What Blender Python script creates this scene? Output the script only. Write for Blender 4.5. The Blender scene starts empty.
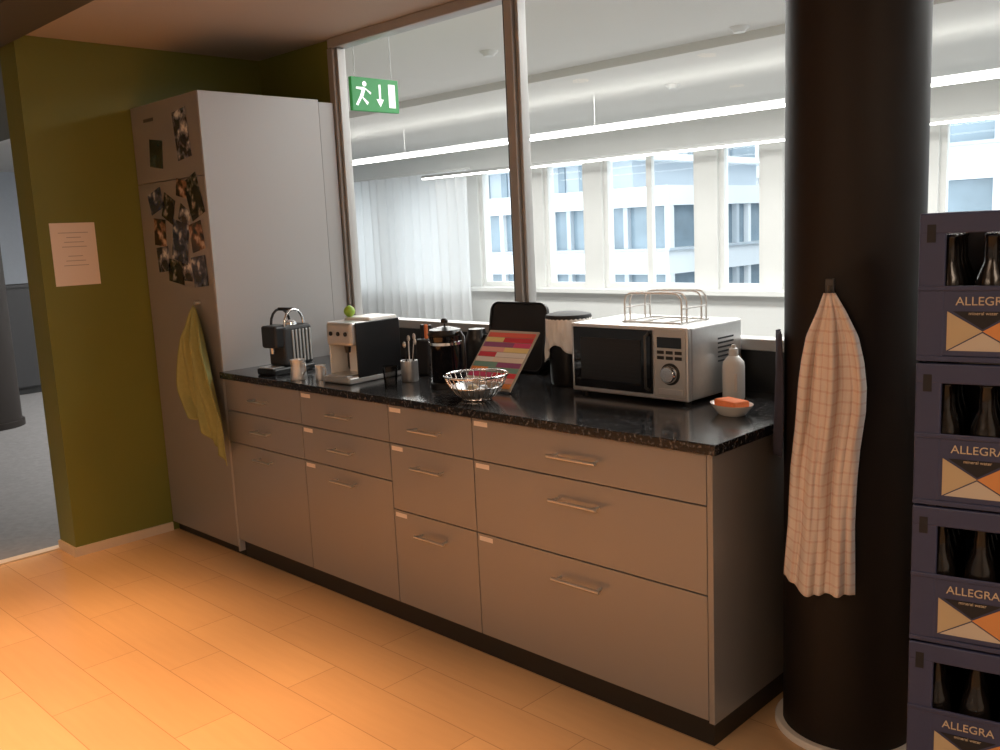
import bpy, bmesh, math, random
from mathutils import Vector, Matrix
random.seed(7)
D=bpy.data; SC=bpy.context.scene
SC.view_settings.view_transform='Standard'
SC.view_settings.look='None'
SC.view_settings.exposure=0.0

# ------------------------------------------------------------ materials
def mat(name,col,rough=.5,metal=0.,spec=.5,emit=None,es=0.,noise=0.,nscale=20,bump=0.,bscale=200,trans=0.,coat=0.,alpha=1.):
    m=D.materials.new(name);m.use_nodes=True;nt=m.node_tree;N=nt.nodes;Lk=nt.links
    b=N['Principled BSDF'];b.inputs['Base Color'].default_value=(*col,1);b.inputs['Roughness'].default_value=rough
    b.inputs['Metallic'].default_value=metal;b.inputs['Specular IOR Level'].default_value=spec
    b.inputs['Coat Weight'].default_value=coat
    if trans: b.inputs['Transmission Weight'].default_value=trans
    if emit: b.inputs['Emission Color'].default_value=(*emit,1);b.inputs['Emission Strength'].default_value=es
    tc=N.new('ShaderNodeTexCoord')
    if noise>0:
        n=N.new('ShaderNodeTexNoise');n.inputs['Scale'].default_value=nscale;n.inputs['Detail'].default_value=4
        Lk.new(tc.outputs['Object'],n.inputs['Vector'])
        mx=N.new('ShaderNodeMix');mx.data_type='RGBA'
        mx.inputs[6].default_value=(*[c*(1-noise) for c in col],1);mx.inputs[7].default_value=(*[min(1,c*(1+noise)) for c in col],1)
        Lk.new(n.outputs['Fac'],mx.inputs[0]);Lk.new(mx.outputs[2],b.inputs['Base Color'])
    if bump>0:
        n2=N.new('ShaderNodeTexNoise');n2.inputs['Scale'].default_value=bscale
        Lk.new(tc.outputs['Object'],n2.inputs['Vector'])
        bp=N.new('ShaderNodeBump');bp.inputs['Strength'].default_value=bump;bp.inputs['Distance'].default_value=.002
        Lk.new(n2.outputs['Fac'],bp.inputs['Height']);Lk.new(bp.outputs[0],b.inputs['Normal'])
    return m

M={}
M['white']=mat('white_paint',(.80,.80,.78),.6,noise=.03,nscale=3)
M['ceil_far']=mat('ceiling_white',(.78,.77,.74),.7,noise=.02,nscale=2)
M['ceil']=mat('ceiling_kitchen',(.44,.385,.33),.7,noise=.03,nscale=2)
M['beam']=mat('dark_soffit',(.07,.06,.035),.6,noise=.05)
M['green']=mat('green_wall_paint',(.165,.175,.026),.55,noise=.06,nscale=3,bump=.15,bscale=300)
M['lam']=mat('grey_laminate',(.29,.283,.278),.32,.3,noise=.03,nscale=400)
M['lam2']=mat('light_laminate',(.39,.38,.378),.4,.15,noise=.03,nscale=300)
M['plinth']=mat('black_plinth',(.012,.012,.012),.4)
M['gap']=mat('shadow_gap',(.015,.013,.012),.8)
M['steel']=mat('brushed_steel',(.74,.73,.72),.32,.85,noise=.08,nscale=60)
M['chrome']=mat('chrome',(.8,.8,.8),.1,1.)
M['alu']=mat('aluminium_frame',(.42,.41,.40),.4,.35,noise=.04)
M['darkalu']=mat('dark_frame',(.10,.095,.09),.4,.5)
M['black']=mat('black_plastic',(.012,.012,.013),.3)
M['blackm']=mat('black_matte',(.02,.02,.022),.6)
M['blackg']=mat('black_glass',(.006,.006,.008),.06)
M['whitep']=mat('white_plastic',(.8,.8,.78),.35)
M['silverp']=mat('silver_plastic',(.55,.55,.54),.35,.5)
M['col']=mat('column_dark',(.013,.009,.007),.55,spec=.3,noise=.15,nscale=4)
M['trim']=mat('light_wood_trim',(.68,.56,.42),.5)
M['ring']=mat('column_foot_ring',(.80,.76,.70),.5)
M['carpet']=mat('grey_carpet',(.19,.185,.185),.9,noise=.25,nscale=30)
M['crate']=mat('blue_crate_plastic',(.034,.042,.10),.45,noise=.08,nscale=30)
M['cratein']=mat('crate_inside',(.008,.008,.012),.7)
M['bottle']=mat('brown_bottle_glass',(.008,.006,.005),.2)
M['tan']=mat('label_tan',(.46,.36,.22),.6)
M['orange']=mat('label_orange',(.58,.25,.08),.6)
M['cream']=mat('label_cream',(.50,.44,.36),.6)
M['text']=mat('label_text',(.52,.42,.30),.6)
M['paper']=mat('paper',(.80,.72,.66),.7)
M['ink']=mat('ink',(.40,.36,.35),.8)
M['greentowel']=mat('green_towel',(.28,.28,.10),.9,noise=.15,nscale=60,bump=.6,bscale=250)
M['bluecloth']=mat('navy_cloth',(.05,.05,.08),.9,noise=.2,nscale=60)
M['red']=mat('sponge_orange',(.85,.22,.07),.8,noise=.15,nscale=120,bump=.5)
M['ceram']=mat('white_ceramic',(.8,.78,.74),.15)
M['signg']=mat('sign_green',(.03,.25,.07),.5,emit=(.05,.45,.12),es=.1)
M['signw']=mat('sign_white',(.9,.9,.9),.5,emit=(.9,1,.9),es=.5)
M['lamp']=mat('lamp_diffuser',(.9,.9,.9),.5,emit=(1,.97,.92),es=9)
M['bin']=mat('white_bag_plastic',(.90,.87,.84),.5,noise=.08,nscale=25,bump=.4,bscale=60)
M['lime']=mat('lime',(.3,.5,.05),.5)
M['spot']=mat('downlight_glow',(1,.8,.6),.5,emit=(1,.7,.4),es=6)
M['facw']=mat('facade_white',(.68,.71,.74),.7,noise=.03,nscale=1)
M['facg']=mat('facade_grey',(.42,.47,.52),.7)
M['facwin']=mat('facade_window',(.20,.26,.31),.15,noise=.4,nscale=.6)
M['ground']=mat('street_ground',(.3,.3,.3),.9,noise=.2,nscale=.5)
M['farblue']=mat('corridor_wall',(.50,.54,.60),.6,noise=.05)
def photomat(i,a,bc,c):
    m=mat('photo_print_%d'%i,a,.25);nt=m.node_tree;N=nt.nodes;b=N['Principled BSDF']
    tc=N.new('ShaderNodeTexCoord');mp=N.new('ShaderNodeMapping');mp.inputs['Location'].default_value=(i*1.7,i*.9,i*3.1)
    n=N.new('ShaderNodeTexNoise');n.inputs['Scale'].default_value=15+2*i;n.inputs['Detail'].default_value=2
    r=N.new('ShaderNodeValToRGB');E=r.color_ramp.elements
    E[0].position=.46;E[0].color=(*a,1);E[1].position=.68;E[1].color=(*c,1);x=E.new(.57);x.color=(*bc,1)
    nt.links.new(tc.outputs['Object'],mp.inputs[0]);nt.links.new(mp.outputs[0],n.inputs['Vector']);nt.links.new(n.outputs['Fac'],r.inputs[0]);nt.links.new(r.outputs[0],b.inputs['Base Color']);return m
for i,(a_,b_,c_) in enumerate([((.01,.015,.012),(.03,.05,.04),(.06,.09,.07)),((.03,.03,.05),(.28,.16,.14),(.6,.55,.5)),((.02,.03,.06),(.09,.11,.16),(.5,.52,.55)),
    ((.03,.02,.015),(.2,.11,.07),(.5,.38,.3)),((.03,.03,.04),(.2,.21,.24),(.65,.65,.65)),((.01,.01,.01),(.06,.07,.06),(.35,.32,.3))]): M['ph%d'%i]=photomat(i,a_,b_,c_)

def thin_glass(name,tint=(1,1,1)):
    m=D.materials.new(name);m.use_nodes=True;nt=m.node_tree;nt.nodes.clear()
    o=nt.nodes.new('ShaderNodeOutputMaterial');t=nt.nodes.new('ShaderNodeBsdfTransparent');g=nt.nodes.new('ShaderNodeBsdfGlossy')
    t.inputs[0].default_value=(*tint,1);g.inputs['Roughness'].default_value=.02
    mx=nt.nodes.new('ShaderNodeMixShader');fr=nt.nodes.new('ShaderNodeFresnel');fr.inputs[0].default_value=1.3
    nt.links.new(fr.outputs[0],mx.inputs[0]);nt.links.new(t.outputs[0],mx.inputs[1]);nt.links.new(g.outputs[0],mx.inputs[2]);nt.links.new(mx.outputs[0],o.inputs[0])
    return m
M['glass']=thin_glass('window_glass',tint=(.95,.97,.96))
M['drinkglass']=thin_glass('glassware',tint=(.7,.7,.7))

def granite():
    m=mat('black_granite',(.01,.01,.011),.15);nt=m.node_tree;N=nt.nodes;b=N['Principled BSDF']
    tc=N.new('ShaderNodeTexCoord')
    n=N.new('ShaderNodeTexNoise');n.inputs['Scale'].default_value=90;n.inputs['Detail'].default_value=6
    r=N.new('ShaderNodeValToRGB');r.color_ramp.elements[0].position=.54;r.color_ramp.elements[0].color=(.010,.010,.011,1)
    r.color_ramp.elements[1].position=.75;r.color_ramp.elements[1].color=(.20,.19,.19,1)
    nt.links.new(tc.outputs['Object'],n.inputs['Vector']);nt.links.new(n.outputs['Fac'],r.inputs[0]);nt.links.new(r.outputs[0],b.inputs['Base Color'])
    return m
M['granite']=granite()
def floorm():
    m=mat('maple_parquet',(.6,.4,.2),.22);nt=m.node_tree;N=nt.nodes;b=N['Principled BSDF'];L=nt.links
    tc=N.new('ShaderNodeTexCoord');br=N.new('ShaderNodeTexBrick')
    br.inputs['Scale'].default_value=1;br.inputs['Brick Width'].default_value=.70;br.inputs['Row Height'].default_value=.20
    br.inputs['Mortar Size'].default_value=.0018;br.inputs['Mortar Smooth'].default_value=.6;br.offset=.37
    br.inputs['Color1'].default_value=(.70,.455,.245,1);br.inputs['Color2'].default_value=(.64,.405,.215,1);br.inputs['Mortar'].default_value=(.40,.24,.12,1)
    L.new(tc.outputs['Object'],br.inputs['Vector'])
    mp=N.new('ShaderNodeMapping');mp.inputs['Scale'].default_value=(2,20,1);L.new(tc.outputs['Object'],mp.inputs[0])
    n=N.new('ShaderNodeTexNoise');n.inputs['Scale'].default_value=2;n.inputs['Detail'].default_value=5;L.new(mp.outputs[0],n.inputs[0])
    r=N.new('ShaderNodeValToRGB');r.color_ramp.elements[0].color=(.94,.94,.94,1);r.color_ramp.elements[1].color=(1.05,1.05,1.05,1);L.new(n.outputs[0],r.inputs[0])
    mx=N.new('ShaderNodeMix');mx.data_type='RGBA';mx.blend_type='MULTIPLY';mx.inputs[0].default_value=1
    L.new(br.outputs[0],mx.inputs[6]);L.new(r.outputs[0],mx.inputs[7]);L.new(mx.outputs[2],b.inputs['Base Color'])
    return m
M['floor']=floorm()
def plaid():
    m=mat('plaid_cotton',(.72,.66,.60),.9,bump=.4,bscale=300);nt=m.node_tree;N=nt.nodes;b=N['Principled BSDF'];L=nt.links
    uv=N.new('ShaderNodeUVMap');sp=N.new('ShaderNodeSeparateXYZ');L.new(uv.outputs[0],sp.inputs[0])
    outs=[]
    for k,f in ((0,9),(1,26)):
        a=N.new('ShaderNodeMath');a.operation='MULTIPLY';a.inputs[1].default_value=f;L.new(sp.outputs[k],a.inputs[0])
        c=N.new('ShaderNodeMath');c.operation='FRACT';L.new(a.outputs[0],c.inputs[0])
        d=N.new('ShaderNodeMath');d.operation='LESS_THAN';d.inputs[1].default_value=.18;L.new(c.outputs[0],d.inputs[0]);outs.append(d)
    s=N.new('ShaderNodeMath');s.operation='ADD';L.new(outs[0].outputs[0],s.inputs[0]);L.new(outs[1].outputs[0],s.inputs[1])
    t=N.new('ShaderNodeMath');t.operation='MULTIPLY';t.inputs[1].default_value=.28;L.new(s.outputs[0],t.inputs[0])
    mx=N.new('ShaderNodeMix');mx.data_type='RGBA';mx.inputs[6].default_value=(.86,.77,.71,1);mx.inputs[7].default_value=(.58,.30,.22,1)
    L.new(t.outputs[0],mx.inputs[0]);L.new(mx.outputs[2],b.inputs['Base Color']);return m
M['plaid']=plaid()
def sheer():
    m=D.materials.new('sheer_curtain');m.use_nodes=True;nt=m.node_tree;nt.nodes.clear()
    o=nt.nodes.new('ShaderNodeOutputMaterial');t=nt.nodes.new('ShaderNodeBsdfTranslucent');g=nt.nodes.new('ShaderNodeBsdfDiffuse')
    t.inputs[0].default_value=(.92,.93,.94,1);g.inputs[0].default_value=(.92,.93,.94,1)
    mx=nt.nodes.new('ShaderNodeMixShader');mx.inputs[0].default_value=.4
    nt.links.new(t.outputs[0],mx.inputs[1]);nt.links.new(g.outputs[0],mx.inputs[2]);nt.links.new(mx.outputs[0],o.inputs[0]);return m
M['sheer']=sheer()

# ------------------------------------------------------------ geometry helpers
def link(o,parent=None):
    SC.collection.objects.link(o)
    if parent: o.parent=parent
    return o
def empty(name,loc=(0,0,0),rz=0.):
    e=D.objects.new(name,None);e.empty_display_size=.05;e.location=loc;e.rotation_euler=(0,0,rz);SC.collection.objects.link(e);return e
def mesh_obj(name,bm,m,parent=None,smooth=False,loc=None,rot=None):
    me=D.meshes.new(name);bm.normal_update();bm.to_mesh(me);bm.free()
    if smooth:
        for p in me.polygons: p.use_smooth=True
    ms=m if isinstance(m,list) else [m]
    for x in ms: me.materials.append(x)
    o=D.objects.new(name,me)
    if loc: o.location=loc
    if rot: o.rotation_euler=rot
    return link(o,parent)
def box(name,lo,hi,m,parent=None,bev=0.,seg=2,rot=None):
    bm=bmesh.new();bmesh.ops.create_cube(bm,size=1)
    c=[(a+b)/2 for a,b in zip(lo,hi)];s=[abs(b-a) for a,b in zip(lo,hi)]
    bmesh.ops.scale(bm,vec=s,verts=bm.verts)
    if bev>0:
        bmesh.ops.bevel(bm,geom=bm.edges[:],offset=min(bev,min(s)*.45),segments=seg,profile=.5,affect='EDGES')
    return mesh_obj(name,bm,m,parent,smooth=False,loc=c,rot=rot)
def lathe(name,prof,m,parent=None,loc=(0,0,0),seg=40,rot=None,sx=1,sy=1):
    bm=bmesh.new();rings=[]
    for r,z in prof:
        if r<1e-5: rings.append([bm.verts.new((0,0,z))])
        else: rings.append([bm.verts.new((r*sx*math.cos(2*math.pi*i/seg),r*sy*math.sin(2*math.pi*i/seg),z)) for i in range(seg)])
    for A,B in zip(rings,rings[1:]):
        for i in range(seg):
            j=(i+1)%seg
            if len(A)==1 and len(B)==1: continue
            if len(A)==1: bm.faces.new((A[0],B[i],B[j]))
            elif len(B)==1: bm.faces.new((A[i],A[j],B[0]))
            else: bm.faces.new((A[i],A[j],B[j],B[i]))
    bmesh.ops.recalc_face_normals(bm,faces=bm.faces[:])
    o=mesh_obj(name,bm,m,parent,smooth=True,loc=loc,rot=rot)
    md=o.modifiers.new('e','EDGE_SPLIT');md.split_angle=math.radians(40)
    return o
def tube(name,pts,r,m,parent=None,cyclic=False,loc=(0,0,0)):
    cu=D.curves.new(name,'CURVE');cu.dimensions='3D';cu.bevel_depth=r;cu.bevel_resolution=3;cu.use_fill_caps=True
    sets=pts if isinstance(pts[0][0],(list,tuple)) else [pts]
    for P in sets:
        s=cu.splines.new('POLY');s.points.add(len(P)-1)
        for i,p in enumerate(P): s.points[i].co=(*p,1)
        s.use_cyclic_u=cyclic
    o=D.objects.new(name,cu);link(o);dg=bpy.context.evaluated_depsgraph_get()
    me=D.meshes.new_from_object(o.evaluated_get(dg));D.objects.remove(o)
    me.materials.clear();me.materials.append(m)
    for p in me.polygons:p.use_smooth=True
    o=D.objects.new(name,me);o.location=loc;return link(o,parent)
def sheet(name,fn,nu,nv,m,parent=None,thick=.003):
    bm=bmesh.new();uvl=bm.loops.layers.uv.new('UVMap');g=[[bm.verts.new(fn(i/nu,j/nv)) for i in range(nu+1)] for j in range(nv+1)]
    for j in range(nv):
        for i in range(nu):
            f=bm.faces.new((g[j][i],g[j][i+1],g[j+1][i+1],g[j+1][i]))
            for l,(a,b) in zip(f.loops,((i,j),(i+1,j),(i+1,j+1),(i,j+1))): l[uvl].uv=(a/nu,b/nv)
    o=mesh_obj(name,bm,m,parent,smooth=True)
    if thick: 
        s=o.modifiers.new('s','SOLIDIFY');s.thickness=thick
    return o
def poly(name,pts,m,parent=None):
    bm=bmesh.new();bm.faces.new([bm.verts.new(p) for p in pts]);return mesh_obj(name,bm,m,parent)
def text(name,body,size,m,parent,loc,rot,ext=.0006):
    cu=D.curves.new(name,'FONT');cu.body=body;cu.size=size;cu.extrude=ext;cu.align_x='CENTER'
    o=D.objects.new(name,cu);link(o);dg=bpy.context.evaluated_depsgraph_get()
    me=D.meshes.new_from_object(o.evaluated_get(dg));D.objects.remove(o);me.materials.clear();me.materials.append(m)
    o=D.objects.new(name,me);o.location=loc;o.rotation_euler=rot;return link(o,parent)

# ------------------------------------------------------------ room shell
H=2.455;GY=.753;XW=-3.26
box('floor',(-3.46,-5.2,-.1),(4.2,GY+.1,0),M['floor'])
box('floor_corridor',(-14,-5.2,-.1),(-3.46,GY+.1,-.002),M['carpet'])
box('floor_office',(-14,GY+.1,-.1),(6,7.6,-.002),M['carpet'])
box('trim_threshold',(-3.50,-5.0,0),(-3.44,-.50,.008),M['trim'])
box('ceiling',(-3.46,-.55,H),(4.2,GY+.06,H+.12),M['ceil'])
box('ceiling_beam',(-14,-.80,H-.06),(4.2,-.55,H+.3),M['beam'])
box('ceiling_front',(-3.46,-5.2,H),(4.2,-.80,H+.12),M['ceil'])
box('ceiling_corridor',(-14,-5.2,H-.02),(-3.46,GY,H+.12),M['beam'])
box('ceiling_office',(-14,GY+.06,2.70),(6,7.7,2.82),M['ceil_far'])
box('ceiling_panel',(-14,3.6,2.64),(6,5.0,2.70),M['ceil_far'])
box('wall_left',(-3.46,-.50,0),(XW,GY+.06,H),M['green'])
box('wall_back',(XW,GY,0),(-2.60,GY+.055,H),M['green'])
box('wall_right',(4.1,-5.2,0),(4.2,GY,H),M['white'])
box('wall_front',(-14,-5.2,0),(4.2,-5.1,H),M['white'])
box('wall_corridor_end',(-14.1,-5.2,0),(-14,7.6,2.8),M['farblue'])
box('wall_office_right',(6,GY,0),(6.1,7.6,2.8),M['white'])
box('wall_office_lintel',(-14,GY,H-.02),(-3.46,GY+.06,2.75),M['white'])
box('wall_partition_base',(-2.60,GY,0),(4.1,GY+.08,1.04),M['plinth'])
box('baseboard_left',(XW,-.50,0),(XW+.012,-.003,.045),M['trim'])
box('baseboard_end',(-3.46,-.512,0),(XW+.012,-.50,.045),M['trim'])

# glass partition
gp=empty('window_1',(0,GY,0))
def fr(n,x0,x1,z0,z1,y0=-.02,y1=.06,m='alu'): box(n,(x0,y0,z0),(x1,y1,z1),M[m],gp,bev=.004)
fr('frame_bottom',-2.60,4.1,1.04,1.08);fr('frame_top',-2.60,4.1,H-.045,H)
for i,x in enumerate((-2.585,-1.372,-.06,1.2,2.5,3.8)):
    fr('mullion_%d'%i,x-.022,x+.022,1.08,H-.045)
    fr('mullion_fin_%d'%i,x-.042,x-.026,1.08,H-.045,-.005,.045,'darkalu')
    fr('mullion_cap_%d'%i,x+.026,x+.042,1.08,H-.045,-.005,.045,'alu')
poly('pane',[(-2.56,.022,1.08),(4.08,.022,1.08),(4.08,.022,H-.045),(-2.56,.022,H-.045)],M['glass'],gp)

# exterior wall with windows
EY=7.5
spans=[(-13.5,-12.2),(-11.8,-10.5),(-10.1,-8.8),(-8.47,-7.51),(-7.2,-6.47),(-6.18,-4.77),(-4.48,-3.91),(-3.66,-2.3),(-2.02,-.72),(-.42,.9),(1.2,2.5),(2.8,4.1)]
box('wall_exterior_lower',(-14,EY,0),(6,EY+.25,.67),M['white'])
box('wall_exterior_upper',(-14,EY,2.37),(6,EY+.25,2.8),M['white'])
box('trim_sill',(-14,EY-.22,.62),(6,EY,.67),M['white'])
px=-14
for i,(a,b) in enumerate(spans+[(6,6)]):
    box('wall_exterior_pier_%d'%i,(px,EY,.67),(a,EY+.25,2.37),M['white']);px=b
for i,(a,b) in enumerate(spans):
    e=empty('window_%d'%(i+2),(a,EY,0));w=b-a
    for n,x0,x1,z0,z1 in (('l',0,.06,.67,2.37),('r',w-.06,w,.67,2.37),('b',.06,w-.06,.67,.74),('t',.06,w-.06,2.31,2.37)):
        box('frame_'+n,(x0,.05,z0),(x1,.12,z1),M['whitep'],e)
    if w>1.2: box('frame_mid',(w/2-.04,.05,.74),(w/2+.04,.12,2.31),M['whitep'],e)
    poly('pane',[(.06,.083,.74),(w-.06,.083,.74),(w-.06,.083,2.31),(.06,.083,2.31)],M['glass'],e)
# curtain
e=empty('sheer_curtain',(0,0,0))
sheet('drape',lambda u,v:(-13+u*4.75,7.12+.05*math.sin(u*150)+.02*math.sin(u*61+v*2),.02+v*2.33),420,6,M['sheer'],e,0)
tube('rail',[(-13.1,7.12,2.37),(-8.2,7.12,2.37)],.015,M['whitep'],e)
# linear lamps
def strip(n,y,z,x0,x1):
    e=empty(n,(0,y,z))
    box('housing',(x0,-.035,0),(x1,.035,.035),M['silverp'],e)
    box('diffuser',(x0,-.03,-.018),(x1,.03,0),M['lamp'],e)
    k=x0+.4
    while k<x1: tube('cable',[(k,0,.03),(k,0,(2.64 if 3.6<y<5 else 2.70)-z)],.0008,M['whitep'],e);k+=2.6
strip('linear_pendant_lamp',4.5,2.32,-9.5,4.5)
strip('linear_pendant_lamp.001',6.85,2.27,-8.9,4.5)
for k,(x,y,z) in enumerate([(-3.30,2.59,2.70),(-1.86,3.42,2.70),(-3.25,4.75,2.64)]):
    lathe('smoke_detector'+('.%03d'%k if k else ''),[(0,-.035),(.035,-.035),(.045,-.02),(.06,-.012),(.065,0),(0,0)],M['whitep'],loc=(x,y,z),seg=24)
# exit sign
e=empty('exit_sign',(-2.65,1.05,2.215))
box('panel',(-.012,-.155,-.085),(.012,.155,.085),M['signg'],e,bev=.003)
tube('hanger',[[(0,-.12,.085),(0,-.12,.485)],[(0,.12,.085),(0,.12,.485)]],.002,M['alu'],e)
def sg(n,pts): poly(n,[(.0135,a,b) for a,b in pts],M['signw'],e)
sg('door',[(.085,-.06),(.13,-.06),(.13,.06),(.085,.06)])
sg('arrow_shaft',[(.02,-.02),(.034,-.02),(.034,.055),(.02,.055)]);sg('arrow_head',[(.027,-.06),(.052,-.02),(.002,-.02)])
sg('man_body',[(-.105,-.01),(-.085,-.015),(-.065,.03),(-.085,.037)])
sg('man_leg_1',[(-.105,-.01),(-.09,-.015),(-.12,-.06),(-.135,-.055)]);sg('man_leg_2',[(-.1,-.01),(-.085,-.015),(-.05,-.04),(-.06,-.055)])
sg('man_arm_1',[(-.08,.035),(-.065,.03),(-.03,.01),(-.035,0.)]);sg('man_arm_2',[(-.08,.035),(-.085,.02),(-.13,.025),(-.125,.035)])
sg('man_head',[(-.072+.014*math.cos(t*.7),.052+.014*math.sin(t*.7)) for t in range(9)])
# corridor
lathe('corridor_column',[(0,0),(.27,0),(.27,.05),(.25,.055),(.25,H-.03),(0,H-.03)],M['col'],loc=(-7.36,.36,0))
e=empty('low_cabinet',(-9.4,.8,0));box('carcass',(0,0,.06),(.4,1.3,1.12),M['black'],e,bev=.005);box('top',(-.01,-.01,1.12),(.41,1.31,1.15),M['blackm'],e);box('foot',(.03,.03,0),(.37,1.27,.06),M['plinth'],e)
for i in range(2): box('door_%d'%i,(.4,.01+.65*i,.08),(.415,.64+.65*i,1.1),M['blackm'],e,bev=.003)

# ------------------------------------------------------------ main column
lathe('column',[(0,0),(.18,0),(.18,H),(0,H)],M['col'],loc=(.213,.38,0),seg=72)
lathe('trim_column',[(.181,0),(.203,0),(.203,.012),(.198,.018),(.181,.018)],M['ring'],loc=(.213,.38,0),seg=72)

# ------------------------------------------------------------ sideboard
L=2.575;c=1.959;b=1.380;a=.929
kc=empty('kitchen_base_cabinet',(0,0,0))
box('carcass',(-L,.02,.09),(-.018,GY-.025,.868),M['gap'],kc)
box('side_panel',(-.018,0,.085),(0,GY-.025,.87),M['lam'],kc,bev=.001)
box('plinth',(-L,.03,0),(-.02,GY-.025,.09),M['plinth'],kc)
box('countertop',(-L,-.022,.87),(.022,GY-.021,.90),M['granite'],kc,bev=.003)
g=.004
def front(n,x0,x1,z0,z1,hl,hz,lab=True):
    box(n,(x0+g/2,0,z0+g/2),(x1-g/2,.019,z1-g/2),M['lam'],kc,bev=.001)
    if hz:
        xc=(x0+x1)/2
        tube(n+'_handle',[(xc-hl/2,-.03,hz),(xc+hl/2,-.03,hz)],.005,M['steel'],kc)
        for s in(-1,1): tube(n+'_post',[(xc+s*(hl/2-.015),0,hz),(xc+s*(hl/2-.015),-.03,hz)],.0042,M['steel'],kc)
    if lab: box(n+'_label',(x0+.012,-.001,z1-.026),(x0+.075,0,z1-.010),M['paper'],kc)
top=.866
for nm,x0,x1,zs,hl in (('a',-L,-c,(.72,.57,.09),.13),('b',-c,-b,(.72,.57,.09),.15),('c',-b,-a,(.72,.463,.09),.16),('d',-a,-.018,(.72,.463,.09),.19)):
    z1=top
    for i,z0 in enumerate(zs):
        hz={0:.79,1:z1-.072,2:z1-.072 if nm in 'cd' else z1-.05}[i]
        front('drawer_%s%d'%(nm,i),x0,x1,z0,z1,hl,hz,lab=not(nm=='a'));z1=z0

# tall cabinet
T=2.157;TB=GY-.026
tc=empty('tall_cabinet',(0,0,0))
box('carcass',(-3.25,.02,.05),(-L-.012,TB-.09,T-.002),M['lam2'],tc)
box('side_panel',(-L-.012,0,.03),(-L,TB-.09,T),M['lam2'],tc,bev=.001)
box('side_panel_rear',(-L-.016,TB-.086,.03),(-L-.004,TB,T-.01),M['lam2'],tc,bev=.001)
box('filler',(-3.25,TB-.09,.03),(-L-.03,TB,T-.02),M['lam2'],tc)
box('door_lower',(-3.252,0,.05),(-L-.014,.019,1.787),M['lam'],tc,bev=.001)
box('door_upper',(-3.252,0,1.791),(-L-.014,.019,T),M['lam'],tc,bev=.001)
box('plinth',(-3.25,.03,0),(-L-.005,TB-.09,.05),M['plinth'],tc)
tube('knob',[(-2.735,0,1.215),(-2.735,-.028,1.215)],.008,M['steel'],tc)
box('brand_plate',(-3.12,-.002,2.075),(-3.02,0,2.09),M['darkalu'],tc)
pics=[(-3.02,1.92,.13,.13,8,0),(-2.75,1.985,.13,.22,-6,4),(-3.07,1.70,.14,.10,-15,2),(-2.95,1.66,.11,.12,25,5),(-2.69,1.70,.13,.19,-18,5),(-2.80,1.745,.10,.08,12,3),
(-3.06,1.55,.12,.13,6,3),(-3.05,1.42,.12,.12,-4,4),(-2.86,1.50,.15,.19,14,2),(-2.70,1.52,.12,.13,-10,3),(-2.93,1.36,.15,.11,8,5),(-2.70,1.36,.13,.14,-5,2),(-2.80,1.62,.10,.08,30,4),(-2.82,1.36,.09,.09,3,4)]
for i,(x,z,w,h,r,k) in enumerate(pics):
    box('pinned_photo_%d'%i,(x-w/2,-.003-.001*(i%3),z-h/2),(x+w/2,-.0012-.001*(i%3),z+h/2),M['ph%d'%k],tc,rot=(0,math.radians(r),0))
# notice
e=empty('paper_notice',(XW+.002,-.34,1.465))
box('sheet',(-.001,-.105,-.148),(.001,.105,.148),M['paper'],e)
for i in range(8):
    if i==4: continue
    w=.07-.012*((i*7)%4); box('line_%d'%i,(.001,-w,.10-i*.022),(.0016,w,.103-i*.022),M['ink'],e)

# green towel
def gt(u,v):
    s=u*2-1
    z=1.205-v*.60
    hw=.012+.245*min(1,v*1.3)**.8*(1 if v<.7 else 1-.22*(v-.7)/.3)
    cx=-2.735-.015*math.sin(v*2.5)+.075*v
    zz=z-(.11*s*v)-.02*abs(s)-.012*math.sin(s*6)*v
    fold=.018*(1+math.sin(s*7+v*2))+.010*(1+math.sin(s*17-v*4))
    return (cx+s*hw*.86,-.028-fold*min(1,v*3+.2),zz)
e=empty('hanging_towel',(0,0,0));sheet('cloth',gt,70,60,M['greentowel'],e,.004)
# column cloths
nx,ny=.396,-.918;tx,ty=.918,.396
def interp(t,k):
    for (a0,b0),(a1,b1) in zip(k,k[1:]):
        if t<=a1: return b0+(b1-b0)*(t-a0)/(a1-a0)
    return k[-1][1]
def tt(u,v):
    l=interp(v,[(0,-.068),(.06,-.084),(.14,-.110),(.22,-.122),(.3,-.130),(.45,-.138),(.6,-.15),(.8,-.157),(1,-.172)]);r=interp(v,[(0,-.045),(.06,-.018),(.14,0.012),(.22,.026),(.3,.033),(.38,.032),(.5,.020),(.6,.014),(.75,.010),(1,.014)])
    off=l+(r-l)*u; rr=.196
    A=min(1,v*3+.25)
    dep=math.sqrt(max(rr*rr-off*off*.92,.0016))+(.015*math.sin(u*14+v*2.2+.8)+.008*math.sin(u*29-1.5*v)+.003*math.sin(u*47+v*9))*A+.022
    z=1.29-v*.82-.018*math.sin(u*5)*v+(.028*(1-u)*v)
    return (.213+tx*off+nx*dep,.38+ty*off+ny*dep,z)
e=empty('checked_tea_towel',(0,0,0));sheet('cloth',tt,90,90,M['plaid'],e,.003)
off=-.055;dep=math.sqrt(.18**2-off**2);hx=.213+tx*off+nx*dep;hy=.38+ty*off+ny*dep
e=empty('wall_hook',(hx,hy,1.305))
box('plate',(-.012,-.008,-.03),(.012,.004,.02),M['darkalu'],e,bev=.003)
tube('hook',[(0,0,-.01),(.008,-.022,-.022),(.012,-.034,-.012),(.013,-.037,.004)],.004,M['darkalu'],e)
def bt(u,v):
    an=math.radians(-100+u*34);rr=.195+.007*math.sin(u*9+v*3)+.006*v
    s=math.sin(an);k=math.cos(an)
    return (.213+tx*rr*s+nx*rr*k,.38+ty*rr*s+ny*rr*k,1.17-v*.35)
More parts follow.
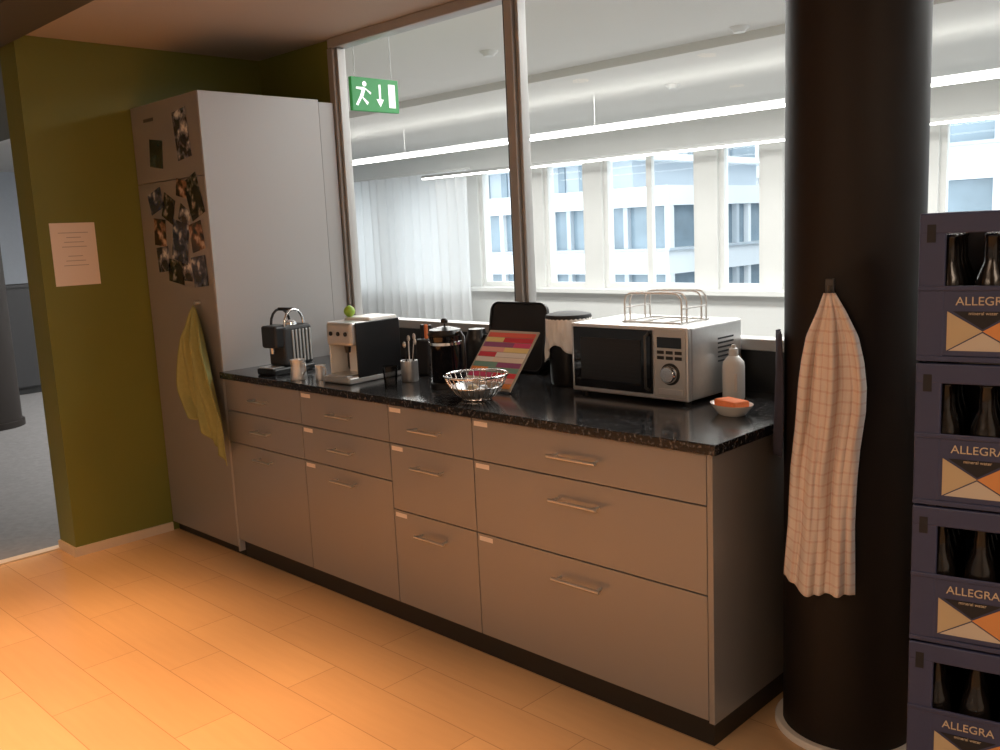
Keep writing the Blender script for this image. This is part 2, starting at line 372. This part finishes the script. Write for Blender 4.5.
e=empty('dark_dish_cloth',(0,0,0));sheet('cloth',bt,16,20,M['bluecloth'],e,.003)

# ------------------------------------------------------------ crates
def crate(n,z,lp):
    e=empty(n,(.594,-.2,z),math.radians(12)+random.uniform(-.008,.008));w,d,h=.40,.30,.292;t=.012
    cm=M['crate']
    box('base',(0,0,0),(w,d,.012),cm,e)
    for nme,lo,hi in (('front_lower',(.0,0,.0),(w,t,.145)),('back_lower',(0,d-t,0),(w,d,.145)),('left_lower',(0,0,0),(t,d,.145)),('right_lower',(w-t,0,0),(w,d,.145)),
                      ('front_rim',(0,-.002,.252),(w,t,h)),('back_rim',(0,d-t,.252),(w,d,h)),('left_rim',(0,0,.252),(t,d,h)),('right_rim',(w-t,0,.252),(w,d,h))):
        box(nme,lo,hi,cm,e,bev=.003)
    for x0 in (0,w-.048):
        for y0 in (0,d-t): box('corner_post',(x0,y0-.001,.0),(x0+.048,y0+t,h),cm,e,bev=.003)
    for x0 in (0,w-t):
        for y0 in (0,d-.05): box('side_post',(x0,y0,0),(x0+t,y0+.05,h),cm,e,bev=.003)
    box('slot',(.014,-.0022,.235),(.030,-.001,.27),M['cratein'],e)
    box('ledge',(0,-.004,.140),(w,.001,.150),cm,e,bev=.002)
    box('foot_rim',(0,-.003,0),(w,.001,.010),cm,e,bev=.001)
    box('inner_back',(t,d-t-.003,.14),(w-t,d-t-.001,.252),M['cratein'],e)
    bm=bmesh.new();prof=[(.0,.0),(.028,.0),(.03,.006),(.03,.125),(.026,.15),(.014,.18),(.0125,.225),(.0145,.228),(.0145,.236),(0,.236)]
    for i in range(5):
        for j in range(4):
            cx=.05+i*.075;cy=.045+j*.07;seg=14;rg=[]
            for r,zz in prof: rg.append([bm.verts.new((cx+max(r,.0005)*math.cos(6.2832*k/seg),cy+max(r,.0005)*math.sin(6.2832*k/seg),.013+zz)) for k in range(seg)])
            for A,B in zip(rg,rg[1:]):
                for k in range(seg): bm.faces.new((A[k],A[(k+1)%seg],B[(k+1)%seg],B[k]))
    mesh_obj('bottles',bm,M['bottle'],e,smooth=True)
    text('lettering','ALLEGRA',.0235,M['text'],e,(.117,-.0015,.112),(math.pi/2,0,0))
    y=-.0012;x0,x1,z0,z1=.054,.18,.022,.100;mx,mz=(x0+x1)/2,(z0+z1)/2
    P=lambda a,b:(a,y,b)
    poly('print_left',[P(x0,z0),P(mx,mz),P(x0,z1)],M['tan'],e)
    poly('print_right',[P(x1,z1),P(mx,mz),P(x1,z0)],M['orange'],e)
    poly('print_top',[P(x0+.01,z1),P(mx,mz+.004),P(x1-.01,z1)],M['cratein'],e)
    poly('print_bottom',[P(x0+.004,z0),P(x1-.004,z0),P(mx,mz-.003)],M['cream'],e)
    text('lettering_small','mineral water',.009,M['text'],e,(.117,-.0016,.093),(math.pi/2,0,0))
for i in range(5): crate('bottle_crate'+('.%03d'%i if i else ''),.297*i+.001,i)

# ------------------------------------------------------------ counter objects
Z=.9005
e=empty('capsule_coffee_machine',(-2.28,.16,Z),math.radians(8))
box('base',(-.06,-.13,0),(.06,.11,.03),M['black'],e,bev=.008)
box('body',(-.055,-.06,.03),(.055,.11,.21),M['blackm'],e,bev=.015,seg=3)
for i in range(6): box('rib_%d'%i,(.054,-.012+.02*i,.045),(.059,-.002+.02*i,.19),M['silverp'],e,bev=.002)
box('head',(-.05,-.10,.115),(.05,-.01,.215),M['black'],e,bev=.012,seg=3)
lathe('spout',[(0,0),(.009,0),(.012,.03),(0,.03)],M['chrome'],e,(0,-.08,.09),16)
box('drip_grid',(-.045,-.125,.03),(.045,-.06,.034),M['steel'],e)
tube('lever',[(-.045,-.04,.205)]+[(-.045+.0,-.04+.06*(1-math.cos(t*math.pi/8))*.9,.215+.065*math.sin(t*math.pi/8)) for t in range(9)],.006,M['black'],e)
tube('lever_right',[(.045,-.04,.205)]+[(.045,-.04+.06*(1-math.cos(t*math.pi/8))*.9,.215+.065*math.sin(t*math.pi/8)) for t in range(9)],.006,M['chrome'],e)
tube('lever_bar',[(-.045,.01,.28),(.045,.01,.28)],.008,M['black'],e)
lathe('capsule_dome',[(.03,0),(.028,.012),(.015,.02),(0,.022)],M['chrome'],e,(0,.03,.21),24)
def jug(n,x,y,r,h,m='steel'):
    e=empty(n,(x,y,Z));lathe('cup',[(0,0),(r,0),(r*1.02,.01),(r*.86,h*.75),(r*.95,h),(r*.90,h),(r*.82,h*.75),(r*.9,.012),(0,.01)],M[m],e,seg=28)
    tube('handle',[(r*.9,0,h*.85),(r*1.5,0,h*.85),(r*1.6,0,h*.5),(r*1.0,0,h*.25)],.003,M[m],e)
jug('milk_jug',-2.03,.05,.035,.085);jug('espresso_cup',-1.94,.10,.024,.06)
e=empty('coffee_machine',(-1.79,.21,Z),math.radians(4))
box('base',(-.085,-.15,0),(.085,.14,.028),M['silverp'],e,bev=.008)
box('body',(-.085,-.02,.028),(.080,.14,.235),M['black'],e,bev=.02,seg=3)
box('side_panel',(.078,-.10,.02),(.086,.14,.245),M['black'],e,bev=.004)
box('head',(-.08,-.12,.15),(.078,.0,.245),M['silverp'],e,bev=.014,seg=3)
box('lid',(-.08,-.02,.235),(.078,.14,.258),M['whitep'],e,bev=.01)
box('front_column',(-.05,-.03,.03),(.05,-.018,.15),M['whitep'],e,bev=.004)
box('left_panel',(-.09,-.10,.02),(-.082,.14,.245),M['whitep'],e,bev=.004)
lathe('spout',[(0,0),(.010,0),(.016,.035),(0,.035)],M['black'],e,(0,-.075,.118),16)
box('drip_grid',(-.06,-.14,.028),(.06,-.03,.034),M['steel'],e)
for i in range(3): lathe('button_%d'%i,[(.009,0),(.009,.004),(0,.004)],M['black'],e,(-.045+.045*i,-.121,.20),16,rot=(math.pi/2,0,0))
lathe('lime_fruit',[(0,0),(.013,.003),(.022,.014),(.024,.024),(.02,.036),(.01,.045),(0,.049)],M['lime'],None,(-1.845,.20,Z+.257),24)
e=empty('utensil_mug',(-1.55,.26,Z))
lathe('mug',[(0,0),(.033,0),(.035,.004),(.035,.085),(.032,.085),(.031,.006),(0,.006)],M['steel'],e,seg=28)
for i,(dx,dy,h) in enumerate([(.03,.01,.15),(-.02,.02,.16),(.0,-.02,.14),(.015,.02,.17)]):
    tube('spoon_%d'%i,[(dx*.3,dy*.3,.01),(dx,dy,h)],.003,M['steel' if i%2 else 'black'],e)
    lathe('spoon_head_%d'%i,[(0,-.015),(.008,-.008),(.010,0),(.007,.01),(0,.014)],M['steel'],e,(dx,dy,h+.01),12,sy=.4)
def tumbler(n,x,y,r=.03,h=.085):
    lathe(n,[(0,0),(r*.8,0),(r,h),(r*.93,h),(r*.75,.006),(0,.006)],M['drinkglass'],loc=(x,y,Z),seg=24)
tumbler('drinking_glass',-1.50,.12);tumbler('drinking_glass.001',-1.44,.31,.028,.07)
e=empty('knife_block',(-1.62,.42,Z));box('block',(-.04,-.03,0),(.04,.03,.15),M['blackm'],e,bev=.008)
for i in range(3): box('grip_%d'%i,(-.03+.025*i,-.008,.15),(-.02+.025*i,.008,.21),M['red' if i==1 else 'black'],e,bev=.003)
e=empty('french_press',(-1.315,.25,Z),math.radians(0))
lathe('beaker',[(0,.006),(.056,.006),(.060,.012),(.060,.195),(.063,.20),(.057,.20),(.056,.014),(0,.014)],M['blackg'],e)
lathe('base_ring',[(.05,0),(.065,0),(.065,.018),(.060,.022)],M['black'],e)
lathe('top_ring',[(.060,.165),(.064,.165),(.064,.175),(.060,.175)],M['chrome'],e)
lathe('lid',[(.064,.198),(.067,.205),(.060,.222),(.02,.232),(0,.233)],M['black'],e)
lathe('knob',[(.003,.228),(.003,.243),(.013,.247),(.014,.256),(.008,.264),(0,.265)],M['black'],e,seg=20)
tube('handle',[(.060,0,.205),(.085,0,.212),(.100,0,.195),(.102,0,.10),(.090,0,.06),(.060,0,.05)],.008,M['black'],e)
box('spout',(-.078,-.012,.19),(-.055,.012,.208),M['black'],e,bev=.004)
e=empty('thermos_jug',(-1.42,.52,Z))
lathe('body',[(0,0),(.05,0),(.055,.01),(.055,.13),(.04,.17),(.035,.19),(0,.195)],M['black'],e)
tube('handle',[(.045,0,.16),(.085,0,.165),(.09,0,.06),(.055,0,.04)],.007,M['black'],e)
bm=bmesh.new();w,h,r=.160,.285,.04;pts=[]
for cxx,cyy,a0 in ((w-r,h-r,0),(-w+r,h-r,90),(-w+r,r,180),(w-r,r,270)):
    for k in range(7): t=math.radians(a0+15*k);pts.append((cxx+r*math.cos(t),0,cyy+r*math.sin(t)))
f=bm.faces.new([bm.verts.new(p) for p in pts]);ex=bmesh.ops.extrude_face_region(bm,geom=[f]);bmesh.ops.translate(bm,vec=(0,.012,0),verts=[v for v in ex['geom'] if isinstance(v,bmesh.types.BMVert)])
bmesh.ops.recalc_face_normals(bm,faces=bm.faces[:])
e=empty('serving_tray',(-1.345,.655,Z+.002));e.rotation_euler=(math.radians(-10),0,0)
mesh_obj('board',bm,M['blackm'],e)
tube('rim',[(p[0]*.985,-.003,p[2]*.985+.003) for p in pts],.005,M['black'],e,cyclic=True)
e=empty('striped_placemat',(-1.110,.245,Z+.0075));e.rotation_euler=(math.radians(-44),0,math.radians(4))
W2,H2=.122,.272
box('backing',(-W2,0,0),(W2,.006,H2),M['cream'],e,bev=.001)
cols=[(.80,.06,.08),(.85,.75,.65),(.70,.08,.22),(.90,.32,.08),(.20,.38,.32),(.85,.8,.75),(.65,.05,.08),(.85,.45,.4),(.35,.10,.25),(.88,.7,.3),(.80,.14,.10)]
zz=.010
for i,cc in enumerate(cols):
    hh=.023;n0=-W2+.008;xm=W2*(-.3+.7*random.random());m1=mat('stripe_%d'%i,cc,.5);m2=mat('stripe_b%d'%i,cols[(i*4+3)%11],.5)
    box('stripe_%d'%i,(n0,-.0012,zz),(xm,0,zz+hh*.9),m1,e);box('stripe_b%d'%i,(xm,-.0012,zz),(W2-.008,0,zz+hh*.9),m2,e);zz+=hh
tube('strut_leg',[[(x,.006,.19),(x,.092,.100)] for x in (-.05,.05)],.003,M['blackm'],e)
e=empty('wire_fruit_bowl',(-1.02,.12,Z))
def ring(r,z,n=48): return [(r*math.cos(2*math.pi*i/n),r*math.sin(2*math.pi*i/n),z) for i in range(n)]
tube('rim',ring(.112,.088),.0045,M['chrome'],e,cyclic=True);tube('mid_ring',ring(.092,.048),.0025,M['chrome'],e,cyclic=True);tube('foot_ring',ring(.05,.004),.004,M['chrome'],e,cyclic=True)
ws=[]
for i in range(28):
    t=2*math.pi*i/28;c0,s0=math.cos(t),math.sin(t)
    ws.append([(r*c0,r*s0,z) for r,z in ((.05,.004),(.07,.018),(.085,.036),(.098,.058),(.112,.088))])
tube('wires',ws,.0018,M['chrome'],e)
lathe('dish',[(0,.006),(.05,.007),(.075,.028),(.088,.048),(.090,.048),(.078,.026),(.05,.004),(0,.003)],M['steel'],e)
for i,(x,y,r) in enumerate([(-.03,.01,.022),(.03,-.01,.02),(.0,.035,.02)]):
    lathe('contents_%d'%i,[(0,-r),(r*.7,-r*.7),(r,0),(r*.7,r*.7),(0,r)],M[['tan','whitep','ph4'][i]],e,(x,y,.008+r),16)
e=empty('waste_canister',(-.945,.545,Z))
lathe('canister',[(0,0),(.070,0),(.074,.008),(.082,.22),(.083,.225),(0,.226)],M['black'],e)
def lin(u,v):
    t=u*2*math.pi;r=.085+.006*v+(.005*math.sin(t*9+v*4)+.003*math.sin(t*17-v*6))*v+.001*math.sin(t*31);return (r*math.cos(t),r*math.sin(t),.252-v*(.140+.035*math.sin(t*2+1)+.012*math.sin(t*5)))
sheet('bag',lin,160,14,M['bin'],e,.001)
lathe('lid',[(.086,.248),(.088,.254),(.085,.264),(.05,.272),(0,.274)],M['blackm'],e)
e=empty('microwave_oven',(-.80,.385,Z));w,d,h=.48,.335,.24
box('body',(0,.02,.012),(w,d,h+.012),M['steel'],e,bev=.006)
box('front_frame',(0,0,.012),(w,.02,h+.012),M['steel'],e,bev=.004)
box('door_glass',(.012,-.004,.028),(.345,0,h),M['blackg'],e,bev=.002)
box('door_window',(.045,-.0055,.058),(.300,-.004,h-.035),M['black'],e)
for i in range(9): box('door_line_%d'%i,(.05,-.006,.068+.015*i),(.295,-.0055,.070+.015*i),M['blackm'],e)
tube('door_handle',[(.330,0,.04),(.330,-.022,.05),(.330,-.022,h-.02),(.330,0,h-.01)],.005,M['darkalu'],e)
box('control_panel',(.352,-.004,.022),(w-.008,0,h+.004),M['silverp'],e,bev=.002)
box('display',(.366,-.006,h-.055),(w-.022,-.004,h-.020),M['blackg'],e)
lathe('knob',[(.030,0),(.028,.018),(.024,.022),(0,.022)],M['chrome'],e,(.415,-.004,.10),32,rot=(math.pi/2,0,0))
lathe('knob_ring',[(.036,0),(.036,.003),(.0,.003)],M['black'],e,(.415,-.004,.10),32,rot=(math.pi/2,0,0))
for i in range(3):
    for j in range(2): box('button_%d%d'%(i,j),(.366+.034*i,-.007,.147+.018*j),(.392+.034*i,-.004,.158+.018*j),M['blackm'],e,bev=.001)
box('open_button',(.370,-.007,.032),(.462,-.004,.052),M['steel'],e,bev=.002)
for x in(.03,w-.03):
    for y in (.04,d-.03): lathe('foot',[(0,0),(.014,0),(.014,.013),(0,.013)],M['black'],e,(x,y,0),12)
for i in range(6): box('vent_%d'%i,(w,.18,.12+.015*i),(w+.0008,.28,.126+.015*i),M['blackm'],e)
e=empty('wire_toast_rack',(-.515,.55,Z+.2525))
def arch(y,w=.115,h=.10,r=.03):
    p=[(-w,y,.003)]
    for k in range(5): t=math.radians(180-22.5*k);p.append((-w+r+r*math.cos(t),y,h-r+r*math.sin(t)))
    for k in range(5): t=math.radians(90-22.5*k);p.append((w-r+r*math.cos(t),y,h-r+r*math.sin(t)))
    return p+[(w,y,.003)]
tube('arches',[arch(y) for y in (-.075,-.045,.045,.075)],.0032,M['whitep'],e)
tube('base_wires',[[(-.115,-.085,.003),(-.115,.085,.003)],[(.115,-.085,.003),(.115,.085,.003)],[(-.05,-.085,.003),(-.05,.085,.003)],[(.05,-.085,.003),(.05,.085,.003)],[(-.12,-.085,.003),(.12,-.085,.003)],[(-.12,.085,.003),(.12,.085,.003)]],.003,M['whitep'],e)
tube('side_wires',[[(-.115,-.075,.05),(-.115,.075,.05)],[(.115,-.075,.05),(.115,.075,.05)]],.003,M['whitep'],e)
e=empty('detergent_bottle',(-.262,.565,Z))
lathe('body',[(0,0),(.033,0),(.036,.006),(.036,.11),(.034,.125),(.020,.142),(.014,.146),(0,.146)],M['whitep'],e)
lathe('cap',[(.015,.145),(.016,.15),(.014,.168),(.008,.172),(.006,.182),(0,.183)],M['whitep'],e,seg=24)
box('label',(.02,-.032,.03),(.03,-.026,.09),M['paper'],e,bev=.002)
e=empty('sponge_dish',(-.145,.35,Z),math.radians(-20))
lathe('dish',[(0,0),(.045,0),(.05,.004),(.072,.028),(.075,.034),(.070,.032),(.047,.008),(0,.006)],M['ceram'],e,sx=1,sy=.75)
box('sponge',(-.048,-.030,.012),(.048,.030,.046),M['red'],e,bev=.006)

# ------------------------------------------------------------ exterior
def building(name,x0,x1,y0,y1,ztop,floors,fh=3.48):
    e=empty(name,(0,0,0));zb=ztop-1.0-floors*fh
    box('core',(x0+.4,y0+.4,zb),(x1-.4,y1,ztop-.2),M['facwin'],e)
    box('roof_fascia',(x0,y0,ztop-1.0),(x1,y1+.2,ztop),M['facw'],e)
    z=ztop-1.0
    for k in range(floors):
        box('spandrel_%d'%k,(x0,y0,z-fh),(x1,y1+.2,z-fh+1.33),M['facw'],e)
        box('ledge_%d'%k,(x0-.15,y0-.15,z-fh+1.2),(x1+.15,y1+.2,z-fh+1.33),M['facg'],e)
        x=x1;i=0
        while x>x0+.3:
            box('post_f',(x-.28,y0+.1,z-fh+1.33),(x,y0+.45,z),M['facw' if i%2==0 else 'facg'],e);x-=(2.6 if i%2==0 else 1.3);i+=1
        y=y0+.4;i=0
        while y<y1:
            box('post_r',(x1-.45,y,z-fh+1.33),(x1-.1,y+.28,z),M['facw' if i%2==0 else 'facg'],e);y+=(2.6 if i%2==0 else 1.3);i+=1
        z-=fh
    return e
building('office_building',-75,-25.3,37.5,58,3.34,5)
e=empty('office_penthouse',(0,0,0));box('block',(-70,41,3.34),(-30,55,5.0),M['facg'],e);box('roof',(-71,40,5.0),(-29,56,5.35),M['facw'],e)
k=-69
while k<-31: box('rib',(k,40.9,3.34),(k+.5,41,5.0),M['facwin'],e);k+=1.6
building('far_office_building',-60,12,64,80,9.0,6)
building('far_office_building.001',-13.5,30,34,50,10.5,8)
box('ground',(-150,9,-17),(100,150,-16.5),M['ground'])

# ------------------------------------------------------------ lights
w=D.worlds.new('World');SC.world=w;w.use_nodes=True;bg=w.node_tree.nodes['Background'];bg.inputs[0].default_value=(.90,.95,1.0,1);bg.inputs[1].default_value=3.6
def area(n,loc,sx,sy,p,col,rot=(0,0,0)):
    l=D.lights.new(n,'AREA');l.shape='RECTANGLE';l.size=sx;l.size_y=sy;l.energy=p;l.color=col
    o=D.objects.new(n,l);o.location=loc;o.rotation_euler=rot;link(o)
def spot(n,x,y,p,ang=62,blend=.75,col=(1,.53,.23),r=.05):
    lathe('ceiling_downlight'+n,[(0,0),(.035,0),(.05,-.006),(.055,-.006),(.055,.0)],M['spot'],loc=(x,y,H-.001),seg=24)
    l=D.lights.new('downlight_bulb'+n,'SPOT');l.energy=p;l.spot_size=math.radians(ang);l.spot_blend=blend;l.color=col;l.shadow_soft_size=r
    o=D.objects.new('downlight_bulb'+n,l);o.location=(x,y,H-.03);link(o)
spot('',-2.75,-1.35,180);spot('.001',-1.75,-1.30,215);spot('.002',-.75,-1.35,215);spot('.003',-2.3,-2.6,130)
area('fill_light',(.2,-3.0,H-.01),1.6,.5,38,(1,.73,.52));area('fill_light.001',(2.7,-1.2,H-.01),.6,1.6,42,(1,.77,.58))  # unseen area lights added as warm general fill for the kitchen, no fixtures
area('office_fill_light',(-4,4.2,2.60),11,.8,440,(1,.98,.95));area('office_fill_light.001',(-3,2.0,2.66),10,.8,230,(1,.98,.95))  # area lights added to brighten the office, separate from the pendant strips

# ------------------------------------------------------------ camera
f=915.3;yaw,pit,rol=.778,-.157,-.046
F=Vector((-math.sin(yaw)*math.cos(pit),math.cos(yaw)*math.cos(pit),math.sin(pit)));r=Vector((math.cos(yaw),math.sin(yaw),0));u=r.cross(F)
cc,ss=math.cos(rol),math.sin(rol);R=cc*r+ss*u;U=-ss*r+cc*u
mt=Matrix(((R.x,U.x,-F.x,1.275),(R.y,U.y,-F.y,-2.089),(R.z,U.z,-F.z,1.487),(0,0,0,1)))
cd=D.cameras.new('camera');cd.sensor_width=36;cd.lens=36*f/1000;cd.clip_start=.05;cd.clip_end=500
co=D.objects.new('camera',cd);link(co);co.matrix_world=mt;SC.camera=co
